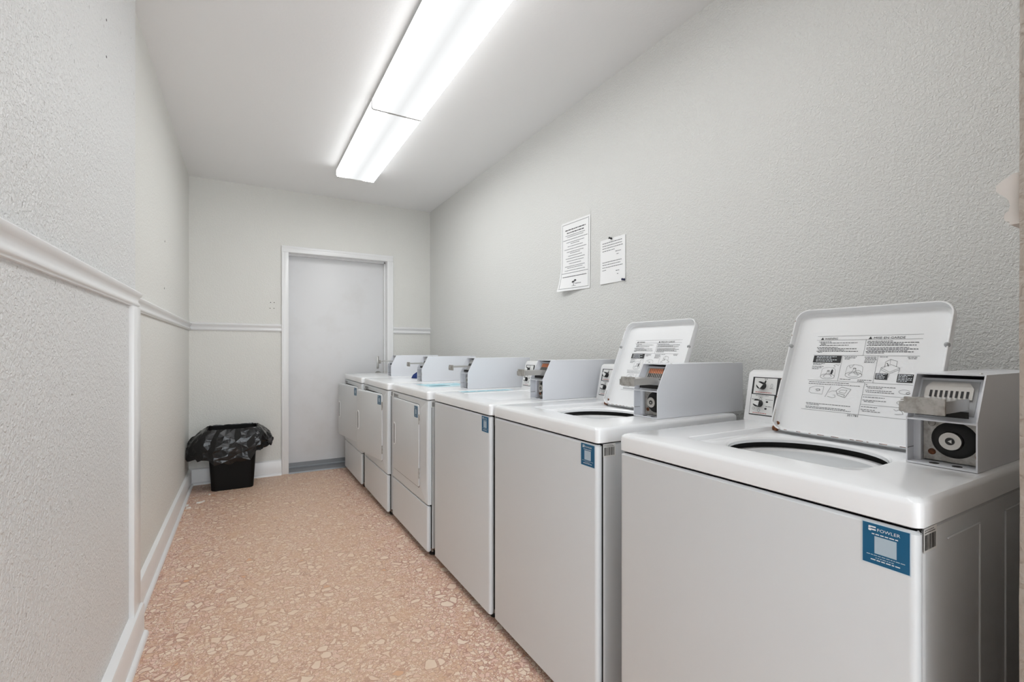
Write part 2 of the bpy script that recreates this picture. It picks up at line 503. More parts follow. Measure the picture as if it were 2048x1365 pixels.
# door casing
def casing(x0, x1, z0, z1, horizontal):
    b = MB()
    if horizontal:
        b.rbox(x0, x1, YF - 0.018, YF + 0.002, z0, z1, 0.003, 'trim_paint')
        b.rbox(x0 + 0.004, x1 - 0.004, YF - 0.022, YF - 0.01, z1 - 0.022, z1 - 0.004, 0.004, 'trim_paint')
    else:
        b.rbox(x0, x1, YF - 0.018, YF + 0.002, z0, z1, 0.003, 'trim_paint')
        out = x0 if x0 < 0.8 else x1 - 0.018
        b.rbox(out + 0.002, out + 0.018, YF - 0.022, YF - 0.01, z0, z1 - 0.003, 0.004, 'trim_paint')
    return b
trim(casing(0.296, DX0, 0, DZ, False), 'left side casing of the far door', 30)
trim(casing(DX1, 1.360, 0, DZ, False), 'right side casing of the far door', 30)
trim(casing(0.296, 1.360, DZ, 2.176, True), 'top casing of the far door', 30)
b = MB()
b.box(DX0 - 0.012, DX0, YF, YF + 0.17, 0, DZ + 0.012, 'trim_paint')
b.box(DX1, DX1 + 0.012, YF, YF + 0.17, 0, DZ + 0.012, 'trim_paint')
b.box(DX0, DX1, YF, YF + 0.17, DZ, DZ + 0.012, 'trim_paint')
b.box(DX1 - 0.012, DX1, YF + 0.075, YF + 0.108, 0.04, DZ, 'trim_paint')
b.box(DX0, DX1, YF + 0.075, YF + 0.108, DZ - 0.012, DZ, 'trim_paint')
trim(b, 'white jamb and stop lining the far doorway', 0)
b = MB()
b.prism([(YF - 0.03, 0), (YF - 0.022, 0.012), (YF + 0.02, 0.030), (YF + 0.105, 0.034), (YF + 0.16, 0.034), (YF + 0.16, 0)], 'x', DX0, DX1, 'threshold_metal')
trim(b, 'grey metal threshold under the far door', 0)
# door
b = MB(); b.rbox(DX0 + 0.003, DX1 - 0.003, YF + 0.110, YF + 0.152, 0.042, DZ - 0.003, 0.002, 'door_paint')
door = struct(b.build('door_1', smooth=30), 'plain scuffed white flush door')
b = MB(); b.box(DX0 + 0.01, DX1 - 0.01, YF + 0.104, YF + 0.110, 0.036, 0.075, 'threshold_metal')
b.build('door_sweep', door)
HX = 1.228
b = MB(); b.rbox(HX - 0.011, HX + 0.011, YF + 0.100, YF + 0.110, 0.985, 1.115, 0.004, 'steel')
b.build('latch_plate', door, 30)
b = MB()
b.cyl((HX, YF + 0.110, 0.925), (0, -1, 0), 0.033, 0.008, 'steel_worn', 28)
b.cyl((HX, YF + 0.102, 0.925), (0, -1, 0), 0.012, 0.025, 'steel_worn', 16)
b.cyl((HX, YF + 0.078, 0.925), (0, -1, 0), 0.028, 0.032, 'steel_worn', 28, dome=True)
b.build('door_knob', door, 40)
# baseboards: board plus quarter round shoe
BASE = [(0, 0), (0.036, 0), (0.036, 0.008), (0.033, 0.015), (0.027, 0.02), (0.021, 0.022), (0.021, 0.128), (0.018, 0.136), (0.0, 0.142)]
def base_x(xw, y0, y1, e0=0.0, e1=0.0):
    b = MB(); b.loft([[(xw + d, y0 + e0 * d, z) for d, z in BASE], [(xw + d, y1 + e1 * d, z) for d, z in BASE]], 'trim_paint', True, True); return b
BN = [(d + (0.008 if d else 0.0), z) for d, z in BASE]
b = MB(); b.loft([[(XLN + d, y, z) for d, z in BN] for y in (YB, YP + 0.006)], 'trim_paint', True, True)
struct(b.build('baseboard_left_near', smooth=30), 'thick white baseboard of the near left wall')
struct(base_x(XL, YP, YF, 0, -1).build('baseboard_left', smooth=30), 'white baseboard of the far left wall')
b = MB(); b.loft([[(XL + d, YF - d, z) for d, z in BASE], [(0.296, YF - d, z) for d, z in BASE]], 'trim_paint', True, True)
struct(b.build('baseboard_back', smooth=30), 'white baseboard between left corner and door')

# ------------------------------------------------------------------ fluorescent fixtures
def fixture(y0, y1, label, lens='lens'):
    cx = 0.806; hw = 0.153; L = y1 - y0
    t = thing('ceiling_light', label, 'light', (cx, (y0 + y1) / 2, ZC), 0, 'wraparound ceiling lights')
    b = MB()
    b.box(-0.120, 0.120, -L / 2 + 0.01, L / 2 - 0.01, -0.030, 0.0, 'fixture_white')
    b.box(-hw + 0.001, hw - 0.001, -L / 2 + 0.006, L / 2 - 0.006, -0.036, -0.030, 'fixture_white')
    b.build('housing', t)
    prof = [(-hw, -0.034), (-hw, -0.074), (-0.1505, -0.081), (-0.145, -0.085), (-0.06, -0.0855), (0, -0.0855), (0.06, -0.0855), (0.145, -0.085), (0.1505, -0.081), (hw, -0.074), (hw, -0.034)]
    b = MB()
    b.loft([[(x, y, z) for x, z in prof] for y in (-L / 2 + 0.004, L / 2 - 0.004)], lens, closed=False)
    b.build('lens', t, 40)
    for s_ in (-1, 1):
        b = MB(); ya = s_ * (L / 2 - 0.003)
        b.prism([(x * 1.006, z - 0.0015) for x, z in prof], 'y', ya, ya - s_ * 0.004, 'fixture_white')
        b.build('end_cap', t)
    return t
fixture(2.836, 4.085, 'farther of the two lit white fluorescent ceiling lights, nearer the door', 'lens_far')
fixture(0.392, 2.832, 'nearer of the two lit white fluorescent ceiling lights, cut off by the top edge')

# ------------------------------------------------------------------ laundry machines (local: x depth from the front, y from the near side, z up)
ZS, ZT = 0.897, 0.947            # seam below the top, height of the top
DEP = 0.675

def round_plan(x0, x1, y0, y1, z0, z1, r, mname, mb, bev=0.004):
    mb.loft([rr(x0 + bev, x1 - bev, y0 + bev, y1 - bev, r, z0, 4, 1), rr(x0, x1, y0, y1, r, z0 + bev, 4, 1),
             rr(x0, x1, y0, y1, r, z1 - bev, 4, 1), rr(x0 + bev, x1 - bev, y0 + bev, y1 - bev, r, z1, 4, 1)], mname, True, True)

def coin_box(t, W, x0, y0, length, coins=False, arm=0.0225):
    """coin-slide meter case: part coin_box with its sub-parts"""
    yw = 0.112; z0 = ZT + 0.001; zm = 1.045; z1 = 1.135; xs_ = x0 + 0.047; xe = x0 + length; th = 0.0025
    prof = [(x0, z0), (x0, zm), (xs_, z1), (xe, z1), (xe, z0)]
    b = MB()
    b.prism(prof, 'y', y0, y0 + th, 'coin_paint')
    b.prism(prof, 'y', y0 + yw - th, y0 + yw, 'coin_paint')
    b.box(xs_ + 0.0, xe, y0 + th, y0 + yw - th, z1 - th, z1, 'coin_paint')
    b.box(xe - th, xe, y0 + th, y0 + yw - th, z0, z1 - th, 'coin_paint')
    b.box(x0, x0 + 0.05, y0 + th, y0 + yw - th, z0, z0 + th * 1.5, 'coin_paint')
    # dividing shelf between slide and cash lock, inner cheeks
    b.box(x0, x0 + 0.05, y0 + th, y0 + yw - th, zm - 0.006, zm - 0.003, 'coin_paint')
    b.box(x0 + 0.03, x0 + 0.05, y0 + yw - th - 0.012, y0 + yw - th, z0 + th * 1.5, zm - 0.006, 'coin_paint')
    b.box(x0 + 0.050, x0 + 0.052, y0 + th, y0 + yw - th, z0, zm - 0.002, 'dark_inside')
    box = b.build('coin_box', t)
    # scratch line on the far cheek
    b = MB(); b.box(x0 + 0.001, x0 + 0.028, y0 + yw - th - 0.0006, y0 + yw - th, z0 + 0.030, z0 + 0.0315, 'ink_grey'); b.build('panel_seam', box)
    # lower: lock plate with cash lock
    b = MB(); xp = x0 + 0.040
    b.box(xp, xp + 0.008, y0 + th + 0.001, y0 + yw - th - 0.013, z0 + 0.006, zm - 0.007, 'steel_worn')
    lp = b.build('lock_plate', box)
    cy, cz = y0 + 0.046, z0 + 0.052
    b = MB()
    rings = []
    for R, dx in ((0.037, 0.0), (0.036, -0.003), (0.031, -0.008), (0.024, -0.013), (0.0195, -0.015), (0.0185, -0.010)):
        rings.append([(xp + dx, cy + R * math.cos(2 * math.pi * i / 36), cz + R * math.sin(2 * math.pi * i / 36)) for i in range(36)])
    b.loft(rings, 'dark_inside', False, False)
    b.build('lock_ring', box, 40)
    b = MB(); b.cyl((xp - 0.001, cy, cz), (-1, 0, 0), 0.0175, 0.022, 'steel', 32); b.build('lock_cylinder', box, 40)
    b = MB(); b.cyl((xp - 0.0232, cy, cz), (-1, 0, 0), 0.0075, 0.0008, 'black_plastic', 20); b.cyl((xp - 0.0241, cy - 0.001, cz), (-1, 0, 0), 0.0042, 0.0008, 'steel', 3); b.build('keyhole', box)
    for dy, dz in ((0.036, 0.031), (0.036, -0.029), (-0.038, 0.031), (-0.038, -0.029)):
        b = MB(); b.cyl((xp, cy + dy, cz + dz), (-1, 0, 0), 0.0065, 0.003, 'rust' if dz < 0 else 'steel_worn', 16, dome=True); b.build('rivet', box, 40)
    for dy in (0.034, 0.070):
        b = MB(); b.cyl((x0 + 0.014, y0 + dy, z0 + th * 1.5), (0, 0, 1), 0.008, 0.0008, 'dark_inside', 16); b.build('floor_hole', box)
    # upper: sloping coin-slide plate
    sl = Vector((xs_ - x0, 0, z1 - zm)).normalized(); nrm = Vector((-sl.z, 0, sl.x))
    O = Vector((x0 + 0.028, y0 + th, zm - 0.004))
    M = Matrix(((0, sl.x, nrm.x, O.x), (1, 0, 0, O.y), (0, sl.z, nrm.z, O.z), (0, 0, 0, 1)))  # (y, up slope, out)
    wi = yw - 2 * th
    b = MB()
    def pb(a0, a1, c0, c1, d0, d1, mn):
        vs_ = [(a0, c0, d0), (a1, c0, d0), (a1, c1, d0), (a0, c1, d0), (a0, c0, d1), (a1, c0, d1), (a1, c1, d1), (a0, c1, d1)]
        b.add(xf(vs_, M), [(0, 3, 2, 1), (4, 5, 6, 7), (0, 1, 5, 4), (1, 2, 6, 5), (2, 3, 7, 6), (3, 0, 4, 7)], mn)
    pb(0, wi, 0.0, 0.094, -0.003, 0.0, 'coin_paint')
    pb(0.012, wi - 0.004, 0.012, 0.088, 0.0, 0.002, 'plastic_grey')
    b.build('slide_mount', box)
    b = MB()
    pts = [(0.018, 0.045), (wi - 0.012, 0.045), (wi - 0.012, 0.070), (wi - 0.022, 0.083), (0.026, 0.083), (0.018, 0.070)]
    b.loft([xf([(p, q, 0.002) for p, q in pts], M), xf([(p, q, 0.006) for p, q in pts], M)], 'steel', True, True)
    b.build('coin_plate', box)
    for i in range(8):
        a = 0.024 + i * 0.0083
        b = MB(); pb(a, a + 0.004, 0.047, 0.063, 0.006, 0.0068, 'black_plastic'); b.build('coin_slot', box)
    if coins:
        for i in range(8):
            a = 0.0285 + i * 0.0083
            b = MB(); pb(a - 0.0042, a - 0.0002, 0.064, 0.082, 0.006, 0.008, 'copper_coin'); b.build('coin_rib', box)
    # the push slide: flat tongue, bent handle plate in front
    zc = zm + 0.030
    b = MB()
    b.box(x0 - 0.083, x0 + 0.03, y0 + 0.022, y0 + 0.090, zc + 0.010, zc + 0.0125, 'steel')
    b.box(x0 - 0.083, x0 + 0.028, y0 + 0.020, y0 + 0.023, zc + 0.0125 - arm, zc + 0.0125, 'steel')
    sl_o = b.build('coin_slide', box)
    b = MB()
    b.rbox(x0 - 0.088, x0 - 0.082, y0 + 0.020, y0 + 0.084, zc - 0.014, zc + 0.018, 0.002, 'steel_worn')
    b.rbox(x0 - 0.087, x0 - 0.082, y0 + 0.083, y0 + 0.092, zc - 0.012, zc + 0.009, 0.002, 'steel_worn')
    b.build('slide_handle', box, 30)
    b = MB()
    b.box(x0 + 0.022, x0 + 0.026, y0 + 0.02, y0 + yw - 0.008, zm + 0.003, zm + 0.016, 'dark_inside')
    b.build('slide_slot', box)
    for dx in (0.09, length - 0.03):
        b = MB(); b.cyl((x0 + dx, y0 + 0.02, z1), (0, 0, 1), 0.0035, 0.002, 'steel', 10, dome=True); b.build('screw', box)
    return box

def service_sticker(parent, O, U, V, N, s=1.0):
    """blue service sticker; the square code on it is left blank"""
    p = Print(O, U, V, N, 0.0006)
    w, h = 0.066 * s, 0.068 * s
    p.rect(-0.0015, -0.0015, w + 0.003, h + 0.003, 'sticker_clear', -0.0003)
    p.rect(0, 0, w, h, 'sticker_blue')
    st = p.build('service_sticker', parent)
    q = Print(O, U, V, N, 0.0009)
    # emblem: a rounded F mark
    q.poly([(0.009 * s, 0.0635 * s), (0.0195 * s, 0.0635 * s), (0.0195 * s, 0.0610 * s), (0.0125 * s, 0.0610 * s), (0.0115 * s, 0.0600 * s), (0.0085 * s, 0.0600 * s)], 'ink_white')
    q.poly([(0.0085 * s, 0.0590 * s), (0.0195 * s, 0.0590 * s), (0.0195 * s, 0.0566 * s), (0.0125 * s, 0.0566 * s), (0.0125 * s, 0.0552 * s), (0.0095 * s, 0.0552 * s), (0.0085 * s, 0.0562 * s)], 'ink_white')
    q.text('FOWLER', 0.0215 * s, 0.0560 * s, 0.032 * s, 0.0052 * s, 'ink_white')
    q.words(0.0135 * s, 0.0500 * s, 0.037 * s, 0.0017 * s, 'ink_white', 3)
    q.rect(0.0175 * s, 0.0185 * s, 0.031 * s, 0.029 * s, 'ink_pale')
    q.words(0.006 * s, 0.0145 * s, 0.055 * s, 0.0013 * s, 'ink_pale', 4)
    q.words(0.019 * s, 0.0105 * s, 0.027 * s, 0.0013 * s, 'ink_pale', 5)
    q.words(0.012 * s, 0.0065 * s, 0.044 * s, 0.0017 * s, 'ink_white', 6)
    q.build('sticker_lettering', st)
    return st

def barcode(t, y, W):
    p = Print((0.018, y, 0.0), (1, 0, 0), (0, 0, 1), (0, -1, 0), 0.0005)
    p.rect(0.008, 0.855, 0.050, 0.040, 'label_white')
    l = p.build('barcode_label', t)
    q = Print((0.018, y, 0.0), (1, 0, 0), (0, 0, 1), (0, -1, 0), 0.0008)
    q.words(0.011, 0.8905, 0.036, 0.0013, 'ink_grey', 1); q.words(0.011, 0.887, 0.040, 0.0013, 'ink', 2)
    r = random.Random(5); x = 0.012
    while x < 0.052:
        w = r.choice((0.0008, 0.0012, 0.0018)); q.rect(x, 0.859, w, 0.025, 'ink'); x += w + r.choice((0.0007, 0.001, 0.0016))
    q.build('bars', l)

def cabinet(t, W, seam_dark=True):
    # carcass behind a wrap-round front panel, dark joint between
    b = MB(); round_plan(0.030, DEP - 0.015, 0.006, W - 0.006, 0.045, ZS - 0.003, 0.006, 'enamel', b)
    body = b.build('cabinet', t, 30)
    b = MB(); b.box(0.022, 0.034, 0.010, W - 0.010, 0.05, ZS - 0.004, 'dark_inside'); b.build('panel_joint', t)
    for x in (0.05, DEP - 0.06):
        for y in (0.05, W - 0.05):
            b = MB(); b.cyl((x, y, 0.0), (0, 0, 1), 0.02, 0.012, 'black_plastic', 16); b.cyl((x, y, 0.012), (0, 0, 1), 0.008, 0.034, 'steel_worn', 12); b.build('foot', t, 40)
    return body

def front_panel(t, W, z0, z1, name='front_panel'):
    b = MB(); round_plan(0.0, 0.026, 0.004, W - 0.004, z0, z1, 0.012, 'enamel', b, 0.005)
    return b.build(name, t, 35)

LID_Y0, LID_Y1, LID_X = 0.150, 0.541, 0.499      # lid span and hinge line
def lid_print(lid, M):
    """the warning label printed on the underside of the lid"""
    O = M @ Vector((0, 0, 0)); R = M.to_3x3()
    p = Print(O, R @ Vector((1, 0, 0)), R @ Vector((0, 1, 0)), R @ Vector((0, 0, 1)), 0.0007)
    L = lambda *pts: p.line(pts, 0.0007, 'ink_grey')
    x0, x1 = 0.068, 0.330
    L((x0, .316), (x1, .316)); L((x0, .303), (x1, .303)); L((x0, .2535), (x1, .2535)); L((x0, .1725), (x1, .1725)); L((x0, .079), (x1, .079))
    L((.201, .303), (.201, .2535)); L((.150, .2535), (.150, .1725)); L((.238, .2535), (.238, .1725)); L((.219, .1725), (.219, .079))
    L((.219, .137), (x1, .137)); L((.219, .109), (x1, .109))
    for ax, tx, s_ in ((.079, .090, 'WARNING'), (.206, .219, 'MISE EN GARDE')):
        p.poly([(ax, .3045), (ax + .009, .3045), (ax + .0045, .3125)])
        w = .036 if s_ == 'WARNING' else .073
        p.text(s_, tx, .3045, w, .0066)
    # safety paragraphs
    for i, (a, y, w, m) in enumerate((
            (.075, .2965, .036, 'ink_grey'), (.080, .2925, .100, 'ink_grey'), (.082, .2885, .014, 'ink_grey'), (.079, .2850, .080, 'ink'),
            (.073, .2780, .058, 'ink_grey'), (.076, .2735, .105, 'ink'), (.080, .2695, .070, 'ink_grey'), (.074, .2655, .112, 'ink'), (.078, .2620, .012, 'ink_grey'),
            (.205, .2965, .060, 'ink_grey'), (.205, .2920, .118, 'ink'), (.208, .2880, .083, 'ink_grey'), (.205, .2840, .114, 'ink'),
            (.206, .2770, .098, 'ink_grey'), (.206, .2725, .118, 'ink'), (.209, .2685, .094, 'ink_grey'), (.206, .2645, .112, 'ink'), (.208, .2605, .042, 'ink_grey'))):
        p.words(a, y, w, 0.0019, m, i + 11)
    # white-on-black warning blocks
    p.rect(.0705, .2295, .077, .0225)
    for i, (y, w) in enumerate(((.2475, .055), (.2430, .045), (.2375, .060), (.2330, .046))): p.words(.079, y, w, .0020, 'ink_white', i + 40, 0.0003)
    p.rect(.2405, .1835, .0285, .0180)
    for i, y in enumerate((.1980, .1945, .1905, .1865)): p.words(.2425, y, .023 - .004 * (i % 2), .0018, 'ink_white', i + 50, 0.0003)
    p.rect(.2905, .1780, .0345, .0235)
    for i, y in enumerate((.1975, .1935, .1893, .1850, .1808)): p.words(.2925, y, .030 - .008 * (i % 3 == 1), .0018, 'ink_white', i + 60, 0.0003)
    # captions of the drawings
    for i, (a, y, w) in enumerate(((.072, .2255, .034), (.073, .2220, .024), (.072, .2160, .034), (.072, .2120, .027), (.073, .2080, .018),
            (.154, .2490, .034), (.156, .2450, .027), (.156, .2410, .016), (.206, .2480, .028), (.208, .2440, .026), (.208, .2400, .028), (.207, .2360, .028), (.207, .2320, .027),
            (.242, .2490, .020), (.305, .2490, .020), (.307, .2450, .018), (.155, .1785, .028), (.200, .1785, .034), (.200, .1745, .016),
            (.073, .1660, .108), (.073, .1600, .137), (.078, .0985, .118), (.080, .0945, .035), (.079, .0880, .108), (.080, .0840, .120),
            (.222, .1660, .004), (.224, .1610, .068), (.228, .1570, .034), (.224, .1500, .062), (.226, .1450, .066), (.222, .1300, .050), (.222, .1210, .056), (.226, .1170, .024),
            (.222, .1020, .040), (.222, .0940, .036), (.226, .0895, .042))):
        p.words(a, y, w, 0.0017, 'ink_grey', i + 70)
    # drawings: basket with agitator (twice), machine with lid up, hands, coin slide
    def basket(cx, cy, r):
        p.ellipse(cx, cy - r * .55, r, r * .45, .0007); p.ellipse(cx, cy + r * .55, r * .95, r * .40, .0006, 'ink_grey', 20, 0, 180)
        p.line([(cx - r, cy - r * .5), (cx - r * .95, cy + r * .6)], .0006, 'ink_grey'); p.line([(cx + r, cy - r * .5), (cx + r * .95, cy + r * .6)], .0006, 'ink_grey')
        p.ellipse(cx, cy - r * .5, r * .6, r * .28, .0006, 'ink_grey')
        p.line([(cx - r * .5, cy - r * .5), (cx - r * .15, cy + r * .1), (cx - r * .15, cy + r * .4), (cx + r * .15, cy + r * .4), (cx + r * .15, cy + r * .1), (cx + r * .5, cy - r * .5)], .0006)
        p.ellipse(cx, cy + r * .4, r * .17, r * .09, .0006)
    basket(.120, .196, .019); basket(.187, .205, .021)
    p.poly([(.1265, .194), (.1305, .192), (.1325, .199), (.1320, .207), (.1290, .209), (.1270, .203)])
    p.line([(.131, .212), (.136, .218), (.131, .221), (.138, .225), (.143, .221), (.146, .226)], .0006)
    p.ellipse(.196, .202, .009, .006, .0006); p.line([(.172, .222), (.176, .214), (.180, .219), (.184, .226)], .0006)
    p.line([(.250, .218), (.271, .206), (.292, .219), (.272, .228), (.250, .218), (.250, .213), (.271, .201), (.292, .214), (.292, .219)], .0006)
    p.line([(.250, .213), (.248, .202)], .0006, 'ink_grey'); p.line([(.271, .201), (.271, .190)], .0006, 'ink_grey'); p.line([(.292, .214), (.291, .203)], .0006, 'ink_grey')
    p.line([(.258, .220), (.258, .236), (.268, .243), (.284, .238), (.284, .222)], .0007); p.line([(.268, .243), (.269, .228)], .0006, 'ink_grey')
    p.line([(.261, .232), (.264, .229), (.2655, .223)], .0018)
    p.line([(.079, .147), (.093, .154), (.117, .154), (.117, .129), (.086, .131), (.079, .135), (.079, .147)], .0006)
    p.ellipse(.104, .142, .005, .003, .0008); p.line([(.095, .142), (.099, .145), (.104, .145), (.109, .142), (.104, .139), (.097, .138)], .0006)
    p.line([(.136, .155), (.126, .122)], .0007)
    p.line([(.152, .143), (.165, .155), (.189, .150), (.178, .124), (.158, .130), (.152, .143)], .0008); p.line([(.163, .146), (.180, .147), (.176, .137), (.160, .139), (.163, .146)], .0006)
    p.line([(.133, .136), (.142, .142), (.152, .142)], .0006); p.line([(.132, .124), (.146, .121), (.153, .124), (.151, .130), (.146, .129)], .0006)
    p.line([(.157, .135), (.176, .132), (.175, .126)], .0008)
    for cy in (.152, .122):
        p.ellipse(.312, cy, .012, .006, .0006, 'ink', 18, 20, 330); p.ellipse(.320, cy - .003, .004, .003, .0008)
    p.line([(.296, .103), (.302, .099), (.307, .103), (.314, .099), (.318, .092), (.308, .090), (.300, .090)], .0007)
    p.line([(.305, .108), (.320, .100)], .0006)
    p.text('351781', .193, .0715, .026, .0058)
    return p.build('warning_print', lid)

def washer(loc, W, label, open_lid, box_y, coins=False):
    t = thing('washing_machine', label, 'washing machine', loc, 0, 'top-loading coin washers')
    cabinet(t, W)
    front_panel(t, W, 0.032, ZS - 0.003)
    # embossed panel on the near side
    b = MB(); b.rbox(0.118, 0.265, 0.0035, 0.0065, 0.860, 0.864, 0.0012, 'enamel', 1); b.rbox(0.262, 0.267, 0.0035, 0.0065, 0.12, 0.864, 0.0012, 'enamel', 1); b.rbox(0.40, 0.405, 0.0035, 0.0065, 0.12, 0.864, 0.0012, 'enamel', 1); b.rbox(0.40, 0.55, 0.0035, 0.0065, 0.860, 0.864, 0.0012, 'enamel', 1)
    b.build('pressed_rib', t)
    # top with recessed lid well and round tub opening
    cx, cy, R = 0.303, (LID_Y0 + LID_Y1) / 2, 0.172
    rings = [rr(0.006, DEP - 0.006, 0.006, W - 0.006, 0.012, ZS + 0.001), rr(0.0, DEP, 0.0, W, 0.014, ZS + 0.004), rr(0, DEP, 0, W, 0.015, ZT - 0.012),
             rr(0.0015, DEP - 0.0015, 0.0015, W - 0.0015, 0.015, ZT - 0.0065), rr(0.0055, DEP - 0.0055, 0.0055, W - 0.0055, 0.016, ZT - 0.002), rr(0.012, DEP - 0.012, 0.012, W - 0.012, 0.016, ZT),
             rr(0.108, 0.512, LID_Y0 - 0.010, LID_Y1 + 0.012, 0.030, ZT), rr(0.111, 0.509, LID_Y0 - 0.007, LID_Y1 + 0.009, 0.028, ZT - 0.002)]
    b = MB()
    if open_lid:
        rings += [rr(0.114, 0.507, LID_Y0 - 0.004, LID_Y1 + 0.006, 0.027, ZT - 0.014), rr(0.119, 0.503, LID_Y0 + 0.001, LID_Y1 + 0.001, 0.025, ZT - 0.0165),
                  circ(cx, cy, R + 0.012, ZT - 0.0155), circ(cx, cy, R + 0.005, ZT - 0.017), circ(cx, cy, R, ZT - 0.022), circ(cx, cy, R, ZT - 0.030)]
        b.loft(rings, 'enamel_top_lit', False, False)
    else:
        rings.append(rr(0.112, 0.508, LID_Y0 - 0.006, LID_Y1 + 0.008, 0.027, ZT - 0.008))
        b.loft(rings, 'enamel_top_lit', False, True)
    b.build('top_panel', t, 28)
    if open_lid:
        b = MB()
        b.loft([circ(cx, cy, R + 0.016, ZT - 0.050), circ(cx, cy, R + 0.010, ZT - 0.046), circ(cx, cy, R - 0.002, ZT - 0.047), circ(cx, cy, R - 0.008, ZT - 0.053), circ(cx, cy, R - 0.014, ZT - 0.085)], 'plastic_white')
        b.build('tub_ring', t, 40)
        b = MB()
        b.loft([circ(cx, cy, R + 0.022, ZT - 0.031), circ(cx, cy, R + 0.022, ZT - 0.12), circ(cx, cy, R + 0.014, 0.5)], 'dark_inside', False, True)
        b.loft([circ(cx, cy, R - 0.012, ZT - 0.095), circ(cx, cy, R - 0.012, 0.52)], 'tub_steel', False, True)
        b.cyl((cx, cy, 0.521), (0, 0, 1), 0.07, 0.18, 'plastic_grey', 20, 0.03)
        b.build('tub', t, 40)
    # lid: shallow pan, local (a across, c away from the hinge, d out of the underside)
    LW, LL = LID_Y1 - LID_Y0, 0.400
    if open_lid:
        V = Vector((0.156, 0, 0.367)).normalized(); Nn = Vector((-V.z, 0, V.x))
        O = Vector((LID_X, LID_Y1, 0.935))
        M = Matrix(((0, V.x, Nn.x, O.x), (-1, 0, 0, O.y), (0, V.z, Nn.z, O.z), (0, 0, 0, 1)))
    else:
        M = Matrix(((0, -1, 0, LID_X + 0.006), (-1, 0, 0, LID_Y1 + 0.001), (0, 0, -1, ZT - 0.002), (0, 0, 0, 1)))
    b = MB(); rim = 0.022
    r_ = 0.036
    rings = [rr(0.006, LW - 0.006, 0.006, LL - 0.006, r_ - 0.006, -0.004), rr(0.001, LW - 0.001, 0.001, LL - 0.001, r_, -0.001), rr(0, LW, 0, LL, r_, 0.004),
             rr(0, LW, 0, LL, r_, rim), rr(0.0005, LW - 0.0005, 0.0005, LL - 0.0005, r_, rim + 0.0012), rr(0.003, LW - 0.003, 0.003, LL - 0.003, r_ - 0.002, rim + 0.0012),
             rr(0.004, LW - 0.004, 0.004, LL - 0.004, r_ - 0.003, rim), rr(0.006, LW - 0.006, 0.006, LL - 0.006, r_ - 0.005, 0.004), rr(0.012, LW - 0.012, 0.012, LL - 0.012, r_ - 0.010, 0.0)]
    if not open_lid:
        rings = [[(x, y, z * 0.25) for x, y, z in r] for r in rings]
    b.loft([xf(r, M) for r in rings], 'enamel_top_lit', True, True)
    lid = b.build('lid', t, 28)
    if open_lid:
        lid_print(lid, M)
        for a in (0.004, LW - 0.004):
            b = MB(); b.cyl(tuple(M @ Vector((a, 0.277, rim - 0.006))), tuple(Nn), 0.0065, 0.011, 'plastic_grey', 16, dome=True); b.build('rubber_bumper', lid, 40)
        for a in (0.010, LW - 0.010):
            b = MB(); b.cyl(tuple(M @ Vector((a - 0.006, 0.006, 0.007))), (0, -1, 0), 0.008, 0.012, 'rust', 14); b.cyl(tuple(M @ Vector((a, 0.024, 0.001))), tuple(Nn), 0.006, 0.003, 'rust', 12); b.build('hinge', lid, 40)
            b = MB()
            b.add(xf([(a - 0.0045, 0.02, rim + 0.001), (a - 0.001, 0.02, rim + 0.001), (a - 0.001, 0.062, rim + 0.001), (a - 0.0045, 0.062, rim + 0.001)], M), [(0, 1, 2, 3)], 'steel_worn'); b.build('hinge_strip', lid)
        # rust chips along the bottom rim
        rnd = random.Random(int(loc[1] * 100))
        b = MB()
        x = 0.03
        while x < LW - 0.03:
            w = rnd.uniform(0.004, 0.020)
            b.add(xf([(x, 0.0006, rim + 0.0015), (x + w, 0.0006, rim + 0.0015), (x + w, 0.0018, rim + 0.0016), (x, 0.0022, rim + 0.0016)], M), [(0, 1, 2, 3)], 'rust'); x += w + rnd.uniform(0.005, 0.03)
        for c in (0.10, 0.16, 0.31, 0.36):
            b.add(xf([(0.0004, c, rim + 0.0015), (0.0022, c, rim + 0.0016), (0.0022, c + 0.004, rim + 0.0016), (0.0004, c + 0.004, rim + 0.0015)], M), [(0, 1, 2, 3)], 'rust')
        b.build('rust_chips', lid)['kind'] = 'stuff'
    # console at the back
    cy0, cy1 = 0.165, 0.684
    prof = [(0.560, ZT), (0.562, ZT + 0.006), (0.594, ZT + 0.155), (0.600, ZT + 0.164), (0.610, ZT + 0.168), (0.655, ZT + 0.168), (0.664, ZT + 0.160), (0.664, ZT)]
    b = MB()
    rings = []
    for y, ins in ((cy0, 0.006), (cy0 + 0.006, 0.0), (cy1 - 0.006, 0.0), (cy1, 0.006)):
        mx = sum(p[0] for p in prof) / len(prof); mz = ZT
        rings.append([(mx + (x - mx) * (1 - ins * 12), y, mz + (z - mz) * (1 - ins * 4)) for x, z in prof])
    b.loft(rings, 'plastic_white', True, True)
    con = b.build('console', t, 35)
    a0 = Vector((0.5655, cy1, ZT + 0.022)); V = Vector((0.032, 0, 0.149)).normalized(); Nn = Vector((-V.z, 0, V.x))
    p = Print(a0, (0, -1, 0), V, Nn, 0.001)
    p.rect(0.019, -0.003, 0.097, 0.129, 'ink')
    p.rect(0.0255, 0.0695, 0.0780, 0.0535, 'card_white', 0.0003); p.rect(0.0205, 0.000, 0.0795, 0.0665, 'card_white', 0.0003)
    face = p.build('control_panel', con)
    q = Print(a0, (0, -1, 0), V, Nn, 0.0017)
